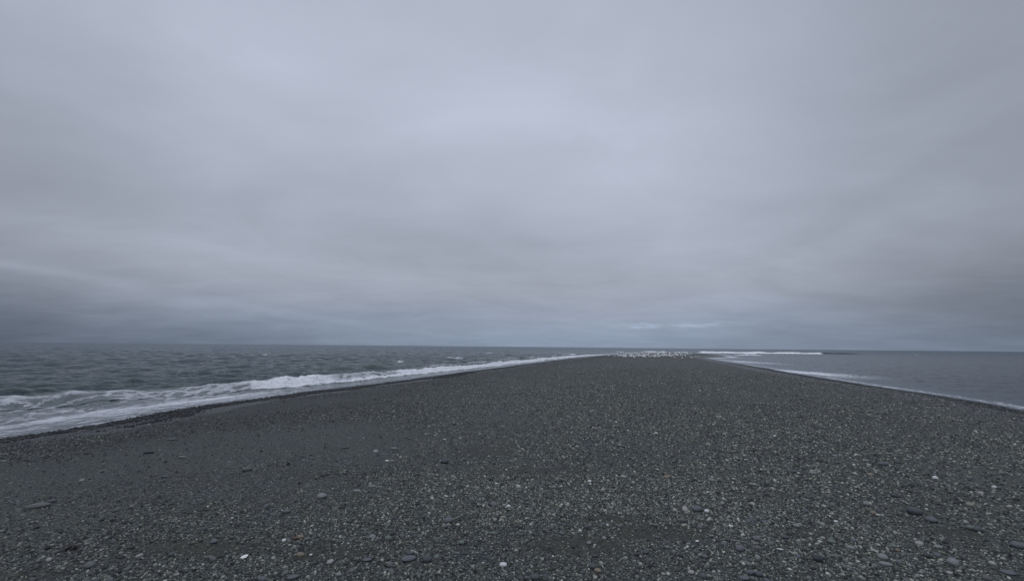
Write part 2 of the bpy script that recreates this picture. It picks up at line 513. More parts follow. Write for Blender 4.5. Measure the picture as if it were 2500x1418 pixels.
def build_sea():
    radii = np.concatenate([np.geomspace(9, 420, 860), np.geomspace(425, 2500, 240), np.geomspace(2600, 40000, 40)])
    X, Y, rr, aa = polar(radii, ANG)
    d, dl, dr, sl, sr = shore(X, Y)
    q = -d
    side = 1 / (1 + np.exp(-np.clip((dl - dr) / 6.0, -50, 50)))       # 1 = lee water on the right
    side = side * (1 - sst(Y, 230, 300))
    # --- wind sea: many short-crested components, travelling onto the left shore
    Z = np.zeros_like(X); rs = np.random.default_rng(11)
    N = 64
    for i in range(N):
        lam = 0.5 * (8.5 / 0.5) ** ((i + 0.5) / N)
        th = R(-62) + rs.normal(0, 0.50)          # direction of travel, measured clockwise from +Y ... towards the shore
        k = 2 * math.pi / lam
        kx, ky = k * math.sin(th + math.pi), k * math.cos(th + math.pi)
        ph = rs.uniform(0, 6.28)
        amp = 0.0120 * lam ** 0.45
        fade = 1 - sst(rr, lam * 45, lam * 95)
        s = np.sin(kx * X + ky * Y + ph)
        w_side = (1 - side) + side * (0.42 if lam < 3 else 0.16)
        Z += amp * fade * w_side * (s + 0.25 * np.cos(2 * (kx * X + ky * Y + ph)))
    patch = 0.55 + 0.9 * fbm(X / 34, Y / 34, 3, 21)
    Z *= patch
    shoal = sst(q, 0.5, 9.0)
    Z *= 0.06 + 0.94 * shoal
    # --- left surf
    lw = (1 - side) * (1 - sst(Y, 155, 205))
    ys = Y * KY
    q0 = np.interp(ys, [-20, 14, 20, 28, 40, 60, 100, 220], [7.4, 7.2, 6.6, 4.6, 4.0, 3.7, 3.7, 4.0])
    q0 = q0 + 0.8 * (vnoise(sl * 0.16, sl * 0, 31) - 0.5) + 0.3 * (vnoise(sl * 0.7, sl * 0, 32) - 0.5)
    A = np.interp(ys, [-20, 12, 17, 21, 25, 29, 33, 38, 46, 60, 90, 150, 220], [0.28, .30, .32, .34, .38, .44, .44, .42, .40, .36, .30, .28, .2])
    A = A * (0.62 + 0.5 * vnoise(sl * 0.22, sl * 0, 33) + 0.3 * vnoise(sl * 0.9, sl * 0, 34))
    t = q - q0
    wb = 1.7
    prof = np.where(t < 0, np.exp(-(np.abs(t) / 0.75) ** 2.2), np.exp(-(t / wb) ** 2))
    # swash: sheet of water running up, falling seaward
    sw_edge = SW + 0.035 * (fbm(sl * 0.35, sl * 0, 3, 41) - 0.5) * 2
    swl = sw_edge * (1 - sst(q, 0.3, 4.0))
    # older bore in the wash
    q1 = 2.6 + 1.0 * (vnoise(sl * 0.12, sl * 0, 35) - 0.5)
    bore = 0.10 * np.exp(-((q - q1) / 0.35) ** 2) * np.interp(ys, [0, 12, 26, 30], [1, 1, 1, 0]) * (0.3 + vnoise(sl * 0.4, sl * 0, 36))
    Zl = A * prof + bore
    # next swells standing up behind
    for (qq, aa_, wd, sd_) in [(13.0, 0.17, 2.0, 51), (23.0, 0.10, 3.0, 52), (35.0, 0.08, 4.0, 53)]:
        qv = qq + 3.0 * (vnoise(sl * 0.05, sl * 0, sd_) - 0.5)
        tt = q - qv
        Zl = Zl + aa_ * (0.2 + 1.3 * sst(vnoise(sl * 0.09 + sd_, sl * 0, sd_), 0.3, 0.8)) * np.where(tt < 0, np.exp(-(tt / (wd * 0.55)) ** 2), np.exp(-(tt / wd) ** 2))
    Z += lw * Zl + lw * swl
    # right lee shore: low lapping edge
    swr = SW * (1 - sst(q, 0.2, 3.0)) + 0.012 * (fbm(sr * 0.5, sr * 0, 3, 44) - 0.5)
    lap = 0.05 * np.exp(-((q - 1.2 - 0.8 * vnoise(sr * 0.12, sr * 0, 45)) / 0.3) ** 2)
    rw = np.clip(1 - lw, 0, 1)
    near = 1 - sst(q, 3, 6)
    Z += rw * (swr + lap) * near
    # --- foam
    n1 = fbm(sl * 0.8, q * 2.4, 4, 61)
    n2 = fbm(X * 0.9, Y * 0.9, 4, 62)
    nearw = 1 - sst(ys, 22, 30)
    toe = sst(t, -1.35, -0.95)                 # 0 shoreward of the toe
    back = 1 - sst(t, 0.15, 0.75)
    B = np.interp(ys, [-20, 13, 18, 24, 26.5, 28, 33, 35, 41, 43, 60, 100, 230], [.46, .47, .55, .62, .62, 0.92, 0.92, .60, .62, .92, .88, .86, .8])
    facefoam = toe * back * B
    lowface = toe * (1 - sst(t, -0.75, -0.50)) * 0.95 * sst(ys, 24, 28)     # white roll at the foot of the face
    crestline = np.exp(-((t - 0.02) / 0.14) ** 2) * 0.80 * sst(n1, 0.3, 0.6)
    wash = (1 - toe) * ((0.36 + 0.38 * fbm(sl * 0.3, q * 1.1, 3, 64)) * nearw + (1 - nearw) * 0.36)
    wash = wash + 0.25 * np.exp(-((q - q1 + 0.15) / 0.35) ** 2) * nearw * (1 - toe)
    wash = wash * (1 - 0.25 * (1 - sst(q, 0.0, 1.2)))
    trail = (1 - back) * (1 - sst(t, 0.6, 2.2)) * 0.30 * nearw
    # second and third lines far out where the sea shoals
    far2 = np.exp(-((q - 7.5 - 2.5 * vnoise(sl * 0.04, sl * 0, 71)) / 1.5) ** 2) * sst(ys, 48, 62) * (0.30 + 0.32 * vnoise(sl * 0.11, sl * 0, 72))
    FO = lw * np.maximum.reduce([facefoam, lowface, crestline, wash, trail, far2]) * (q > -3)
    Z += lw * 0.10 * np.exp(-((q - 7.5 - 2.5 * vnoise(sl * 0.04, sl * 0, 71)) / 1.2) ** 2) * sst(ys, 48, 62)
    # lee shore foam
    lace = np.exp(-((q - 0.75) / 0.65) ** 2) * (0.40 + 0.35 * fbm(sr * 0.25, q, 3, 73))
    lacy2 = np.exp(-((q - 2.0) / 0.5) ** 2) * 0.42 * sst(vnoise(sr * 0.09, sr * 0, 74), 0.35, 0.7)
    px_, py_ = at(1975, 909, 0.1)
    spl = np.exp(-(((X - px_) / 3.6) ** 2 + ((Y - py_) / 8) ** 2)) * 1.05 * (0.7 + 0.5 * fbm(X * 1.2, Y * 0.8, 3, 75))
    px_, py_ = at(1800, 881, 0.1)
    spl2 = np.exp(-(((X - px_) / 4.0) ** 2 + ((Y - py_) / 16) ** 2)) * 0.9
    FR = rw * np.maximum.reduce([lace * near, lacy2 * near, spl, spl2])
    FR = np.maximum(FR, rw * 0.85 * sst(Y, 95, 120) * np.exp(-((q - 1.0) / 2.2) ** 2))
    # --- breakers off the end of the spit
    def line(pa, pb, hgt, foamv, wf=1.6, wbk=3.5, seed=80, jit=1.0, lo=0.0, foam_to=1.0):
        nonlocal Z, FO
        u, tt, o, pr, tp = ridge(X, Y, at(*pa, 0), at(*pb, 0), wf, wbk, seed, jit)
        hv = hgt * tp * (0.65 + 0.7 * vnoise(tt * 0.16, tt * 0, seed + 1))
        inl = (u > -0.05) & (u < 1.05)
        Z += np.where(inl, pr * hv, 0)
        ff = foamv * tp * (np.abs(o - wf * 0.35) < wf * 1.5) * (1 - sst(u, foam_to - 0.02, foam_to + 0.02))
        FO = np.maximum(FO, np.where(inl, ff * (0.75 + 0.5 * vnoise(tt * 0.2, o * 0.3, seed + 2)), 0))
    line((1694, 861.3), (2112, 865.0), 0.72, 1.2, seed=81, foam_to=0.735)
    line((1790, 866.8), (1860, 867.5), 0.25, 0.9, seed=90)
    line((1815, 863.6), (1850, 864.2), 0.5, 1.0, seed=92)
    line((1575, 859.2), (1625, 859.4), 0.50, 0.9, seed=84)
    line((1646, 860.0), (1682, 860.6), 0.40, 0.85, seed=86)
    line((1500, 858.6), (1525, 859.0), 0.35, 0.8, seed=88)
    line((1372, 866.0), (1408, 866.5), 0.18, 0.75, wf=0.8, wbk=2.5, seed=96)
    line((1088, 875.6), (1140, 877.0), 0.22, 0.62, wf=0.5, wbk=1.6, seed=98, jit=.5)
    # whitecaps on open water: rare
    for (px, py, ln) in [(1192, 862.5, 10), (978, 883.5, 9), (1428, 858.4, 6), (16, 849.2, 14), (648, 868.3, 8), (1250, 855.0, 7), (1015, 865.5, 8), (1370, 860.5, 8), (2238, 866.2, 6)]:
        line((px - ln * 0.8, py), (px + ln * 0.8, py + 0.012 * ln), 0.10, 0.88, wf=0.5, wbk=1.2, seed=int(px) % 50 + 100, jit=0.6)
    FOAM = np.maximum(FO, FR)
    # churned surface under the foam
    fm = sst(FOAM, 0.45, 1.0)
    Z += fm * 0.26 * (fbm(X * 2.6, Y * 2.6, 4, 91) - 0.45) * sst(q, 1.5, 4.0)
    Z += 0.02 * sst(FOAM, 0.2, 0.6) * (fbm(X * 3.2, Y * 3.2, 3, 93) - 0.5)
    Z = np.where(q < -3, SW - 0.4, Z)
    me, qd = grid_mesh('sea', None, len(radii), len(ANG), True)
    V3 = np.stack([X, Y, Z], -1)
    # drop the faces that lie deep under the beach
    keep = ~np.all((q < -3.0)[qd], axis=1)
    qd = qd[keep]
    used = np.zeros(len(V3), bool); used[qd.ravel()] = True
    remap = np.cumsum(used) - 1
    fill(me, V3[used], remap[qd])
    fattr(me, 'foam', FOAM[used])
    sc = np.where(lw > 0.5, sl, sr)
    fattr(me, 'suv', np.stack([sc, q, 0 * q], -1)[used], 'FLOAT_VECTOR')
    green = lw * (np.exp(-((t - 0.0) / 1.5) ** 2) + 0.55 * np.exp(-((q - 12.5) / 2.0) ** 2) * sst(Z, 0.1, 0.35)) + 0.25 * (1 - sst(q, 8, 30)) * lw
    fattr(me, 'shoalgreen', np.clip(green, 0, 1)[used])
    fattr(me, 'lee', side[used])
    fattr(me, 'farness', np.log10(np.maximum(rr, 1))[used])
    return me

m_sea, nt, bs, out = mat('sea_water')
tc = nt.node('ShaderNodeTexCoord')
OC = tc.outputs['Object']
foam = nt.attr('foam'); suv = nt.attr('suv', 'Vector'); grn = nt.attr('shoalgreen'); lee = nt.attr('lee'); far = nt.attr('farness')
n_lace = nt.noise(nt.vmath('MULTIPLY', suv, (1.0, 3.4, 1)), 1.0, 8, 0.68, 0.5)
n_fine = nt.noise(nt.vmath('MULTIPLY', OC, (1, 1, 0.5)), 7.0, 6, 0.68, 0.3)
vv = nt.voro(nt.vmath('ADD', nt.vmath('MULTIPLY', suv, (1.0, 2.6, 1)), nt.xyz(nt.math('MULTIPLY', n_lace, 1.5), nt.math('MULTIPLY', n_fine, 0.9), 0)), 1.1, 'DISTANCE_TO_EDGE')
web = nt.math('SUBTRACT', 1.0, nt.smooth(vv.outputs['Distance'], 0.0, 0.30))
nz = nt.math('ADD', nt.math('MULTIPLY', n_lace, 0.80), nt.math('ADD', nt.math('MULTIPLY', n_fine, 0.42), nt.math('MULTIPLY', web, 0.20)))   # mean ~0.6
thr = nt.math('ADD', nt.math('MULTIPLY', foam, 1.35), nt.math('MULTIPLY', nt.math('SUBTRACT', nz, 0.68), 2.1))
fmask = nt.smooth(thr, 0.62, 1.02)
fmask = nt.math('MULTIPLY', fmask, nt.smooth(foam, 0.08, 0.3))
# thin spent foam: never quite opaque
thin = nt.math('ADD', 0.60, nt.math('MULTIPLY', nt.smooth(foam, 0.70, 0.95), 0.40))
fmask = nt.math('MULTIPLY', fmask, thin)
# water sheet full of bubbles between the foam streaks
milk = nt.math('MULTIPLY', nt.smooth(foam, 0.15, 0.6), nt.math('ADD', 0.25, nt.math('MULTIPLY', n_lace, 0.5)))
deep = nt.mix(lee, nt.mix(nt.smooth(far, 1.6, 2.8), (0.008, 0.026, 0.034, 1), (0.006, 0.034, 0.058, 1)), (0.008, 0.024, 0.038, 1))
wcol = nt.mix(grn, deep, (0.028, 0.052, 0.040, 1))
wcol = nt.mix(milk, wcol, (0.20, 0.225, 0.25, 1))
fcol = nt.mix(nt.smooth(nt.noise(nt.vmath('MULTIPLY', suv, (2.2, 6.0, 1)), 1.0, 5, 0.65), 0.35, 0.68), (0.46, 0.47, 0.53, 1), (0.76, 0.78, 0.81, 1))
fcol = nt.mix(nt.smooth(foam, 0.72, 1.0), fcol, nt.mix(nt.smooth(n_fine, 0.35, 0.62), (0.56, 0.58, 0.62, 1), (0.82, 0.84, 0.86, 1)))
base = nt.mix(fmask, wcol, fcol)
nt.l.new(base, bs.inputs['Base Color'])
rw_ = nt.math('ADD', 0.10, nt.math('MULTIPLY', nt.smooth(far, 1.3, 3.0), 0.16))
rw_ = nt.math('ADD', rw_, nt.math('MULTIPLY', fmask, 0.6))
nt.l.new(rw_, bs.inputs['Roughness'])
bs.inputs['IOR'].default_value = 1.33
nt.l.new(nt.math('SUBTRACT', 0.5, nt.math('MULTIPLY', nt.smooth(far, 1.5, 2.9), 0.24)), bs.inputs['Specular IOR Level'])   # steep unresolved wavelets far out mirror less
# ripples
r1 = nt.noise(nt.vmath('MULTIPLY', OC, (0.8, 1.0, 0)), 3.2, 5, 0.62, 0.2)
r2 = nt.noise(nt.vmath('MULTIPLY', nt.vmath('ADD', OC, (31, 7, 0)), (1.0, 0.8, 0)), 0.75, 5, 0.6, 0.2)
r3 = nt.noise(nt.vmath('MULTIPLY', nt.vmath('ADD', OC, (11, 57, 0)), (0.8, 1.0, 0)), 0.14, 5, 0.6, 0.2)
amp = nt.math('SUBTRACT', 1.0, nt.math('MULTIPLY', lee, 0.40))
hb = nt.math('ADD', nt.math('MULTIPLY', r1, 0.15), nt.math('MULTIPLY', r2, 0.42))
hb = nt.math('ADD', hb, nt.math('MULTIPLY', r3, nt.math('MULTIPLY', nt.smooth(far, 1.7, 2.7), 2.2)))
hb = nt.math('MULTIPLY', hb, amp)
hb = nt.math('MULTIPLY', hb, nt.math('SUBTRACT', 1.0, nt.math('MULTIPLY', nt.smooth(foam, 0.1, 0.5), 0.75)))
fh = nt.math('MULTIPLY', nt.math('ADD', n_fine, nt.noise(OC, 14, 4, 0.6)), nt.math('MULTIPLY', fmask, 0.06))
nt.l.new(nt.bump(nt.math('ADD', hb, fh), 1.0, 1.0), bs.inputs['Normal'])

sea = link('sea', build_sea(), m_sea)
tag(sea, kind='structure')

# ------------------------------------------------------------------ stones
import bmesh
def stone_mesh(name, seed, flatz=0.5, elong=0.72, sub=2, blocky=0.0, rough=0.10):
    rs = random.Random(seed)
    bm = bmesh.new()
    bmesh.ops.create_icosphere(bm, subdivisions=sub, radius=1.0)
    offs = [Vector((rs.uniform(-1, 1), rs.uniform(-1, 1), rs.uniform(-1, 1))).normalized() for _ in range(7)]
    amps = [rs.uniform(-rough, rough) for _ in offs]
    cuts = [(Vector((rs.uniform(-1, 1), rs.uniform(-1, 1), rs.uniform(-.6, .6))).normalized(), rs.uniform(0.78, 0.95)) for _ in range(4)]
    tap = rs.uniform(-0.16, 0.16)
    for v in bm.verts:
        p = v.co.copy()
        f = 1.0
        for o, a in zip(offs, amps):
            f += a * max(0.0, p.dot(o)) ** 2
        p *= f
        for n, dd in cuts:
            k = p.dot(n) - dd
            if k > 0: p -= n * k * (0.45 + blocky * 0.5)
        if blocky > 0:
            m = max(abs(p.x), abs(p.y))
            p.x *= 1 + blocky * 0.12 * (abs(p.y)); p.y *= 1 + blocky * 0.12 * abs(p.x)
        p.y *= elong * (1 + tap * p.x)
        p.z *= flatz
        v.co = p
    me = bpy.data.meshes.new(name)
    bm.to_mesh(me); bm.free()
    me.polygons.foreach_set('use_smooth', np.ones(len(me.polygons), bool))
    return me

def stone_material(name, wetf=False):
    m, nt, bs, out = mat(name)
    oi = nt.node('ShaderNodeObjectInfo')
    tc = nt.node('ShaderNodeTexCoord')
    ramp = [(0.0, (0.026, 0.029, 0.031)), (0.20, (0.055, 0.060, 0.062)), (0.36, (0.100, 0.108, 0.106)), (0.52, (0.150, 0.158, 0.153)),
            (0.62, (0.105, 0.115, 0.134)), (0.70, (0.20, 0.205, 0.195)), (0.79, (0.125, 0.120, 0.110)), (0.84, (0.32, 0.32, 0.305)), (0.92, (0.39, 0.385, 0.36)), (0.975, (0.58, 0.58, 0.56))]
    c = nt.ramp(oi.outputs['Random'], ramp, 'CONSTANT')
    n = nt.noise(tc.outputs['Object'], 1.6, 6, 0.65)
    c = nt.mix(1.0, c, nt.ramp(n, [(0.3, 0.78), (0.7, 1.18)]), 'MULTIPLY')
    sp = nt.noise(tc.outputs['Object'], 9.0, 3, 0.7)
    c = nt.mix(1.0, c, nt.ramp(sp, [(0.35, 0.85), (0.65, 1.12)]), 'MULTIPLY')
    if not wetf:
        lx, ly, lz = nt.sep(oi.outputs['Location'])
        ln = nt.noise(oi.outputs['Location'], 0.5, 3)
        damp = nt.math('SUBTRACT', 1.0, nt.smooth(nt.math('ADD', lx, nt.math('MULTIPLY', ln, 3.0)), -6.5, 2.5))   # the left slope is still damp
        c = nt.mix(1.0, c, nt.mix(damp, (0.77, 0.79, 0.725, 1), (0.46, 0.475, 0.445, 1)), 'MULTIPLY')
    if wetf:
        c = nt.mix(1.0, c, (0.075, 0.08, 0.098, 1), 'MULTIPLY')
    nt.l.new(c, bs.inputs['Base Color'])
    bs.inputs['Roughness'].default_value = 0.38 if wetf else 0.62
    bs.inputs['Specular IOR Level'].default_value = 0.25 if wetf else 0.35
    nt.l.new(nt.bump(nt.math('ADD', n, nt.math('MULTIPLY', sp, 0.3)), 0.25, 0.1), bs.inputs['Normal'])
    return m
m_stone = stone_material('beach_stone')
m_wet = stone_material('wet_beach_stone', True)

def tone_material(name, col, var=0.16, speck=0.10):
    """a single stone's own colour"""
    kk = 0.72 if col[0] > 0.7 else 0.68
    col = tuple(c * kk for c in col)
    m, nt, bs, out = mat(name)
    tc = nt.node('ShaderNodeTexCoord')
    n = nt.noise(tc.outputs['Object'], 1.3, 7, 0.65, 0.4)
    s = nt.noise(tc.outputs['Object'], 12.0, 3, 0.7)
    c = nt.mix(1.0, (col[0], col[1], col[2], 1), nt.ramp(n, [(0.3, 1 - var), (0.7, 1 + var)]), 'MULTIPLY')
    c = nt.mix(1.0, c, nt.ramp(s, [(0.35, 1 - speck), (0.65, 1 + speck)]), 'MULTIPLY')
    nt.l.new(c, bs.inputs['Base Color'])
    bs.inputs['Roughness'].default_value = 0.62
    bs.inputs['Specular IOR Level'].default_value = 0.3
    nt.l.new(nt.bump(nt.math('ADD', n, nt.math('MULTIPLY', s, 0.25)), 0.2, 0.1), bs.inputs['Normal'])
    return m
TONES = {
    'grey': tone_material('grey_stone', (0.150, 0.158, 0.158)),
    'blue': tone_material('blue_grey_stone', (0.140, 0.151, 0.172)),
    'dark': tone_material('dark_blue_stone', (0.100, 0.107, 0.120)),
    'black': tone_material('black_stone', (0.060, 0.064, 0.074)),
    'light': tone_material('light_grey_stone', (0.27, 0.285, 0.29)),
    'pale': tone_material('pale_stone', (0.40, 0.40, 0.38)),
    'white': tone_material('white_stone', (0.72, 0.73, 0.74), 0.14, 0.08),
    'tan': tone_material('tan_stone', (0.27, 0.23, 0.18)),
    'green': tone_material('green_grey_stone', (0.17, 0.205, 0.185)),
    'brown': tone_material('brown_stone', (0.14, 0.085, 0.06)),
    'purple': tone_material('purple_grey_stone', (0.160, 0.163, 0.180)),
    'yellow': tone_material('yellowish_stone', (0.33, 0.33, 0.27)),
}
SHAPES = [stone_mesh('pebble_shape', 100 + i, flatz=random.Random(i).uniform(0.50, 0.85), elong=random.Random(i + 50).uniform(0.62, 0.92), rough=0.14) for i in range(12)]
BIGSH = [stone_mesh('cobble_shape', 300 + i, flatz=0.55 + 0.08 * (i % 3), elong=0.66 + 0.07 * (i % 4), sub=3, rough=0.17, blocky=0.5 * (i % 2)) for i in range(8)]
LONGSH = stone_mesh('long_cobble_shape', 411, flatz=0.30, elong=0.42, sub=3, rough=0.08)
BLOCKSH = stone_mesh('blocky_cobble_shape', 422, flatz=0.60, elong=0.85, sub=3, blocky=1.0, rough=0.12)
FLATSH = stone_mesh('flat_cobble_shape', 433, flatz=0.34, elong=0.66, sub=3, rough=0.08)
KINDS = {'long': LONGSH, 'block': BLOCKSH, 'flat': FLATSH}
_mesh_cache = {}
def toned(me, tone):
    k = (me.name, tone)
    if k not in _mesh_cache:
        c = me.copy(); c.materials.clear(); c.materials.append(TONES[tone] if tone in TONES else m_stone)
        _mesh_cache[k] = c
    return _mesh_cache[k]

taken = []      # spots of the picked-out stones, kept clear of gravel
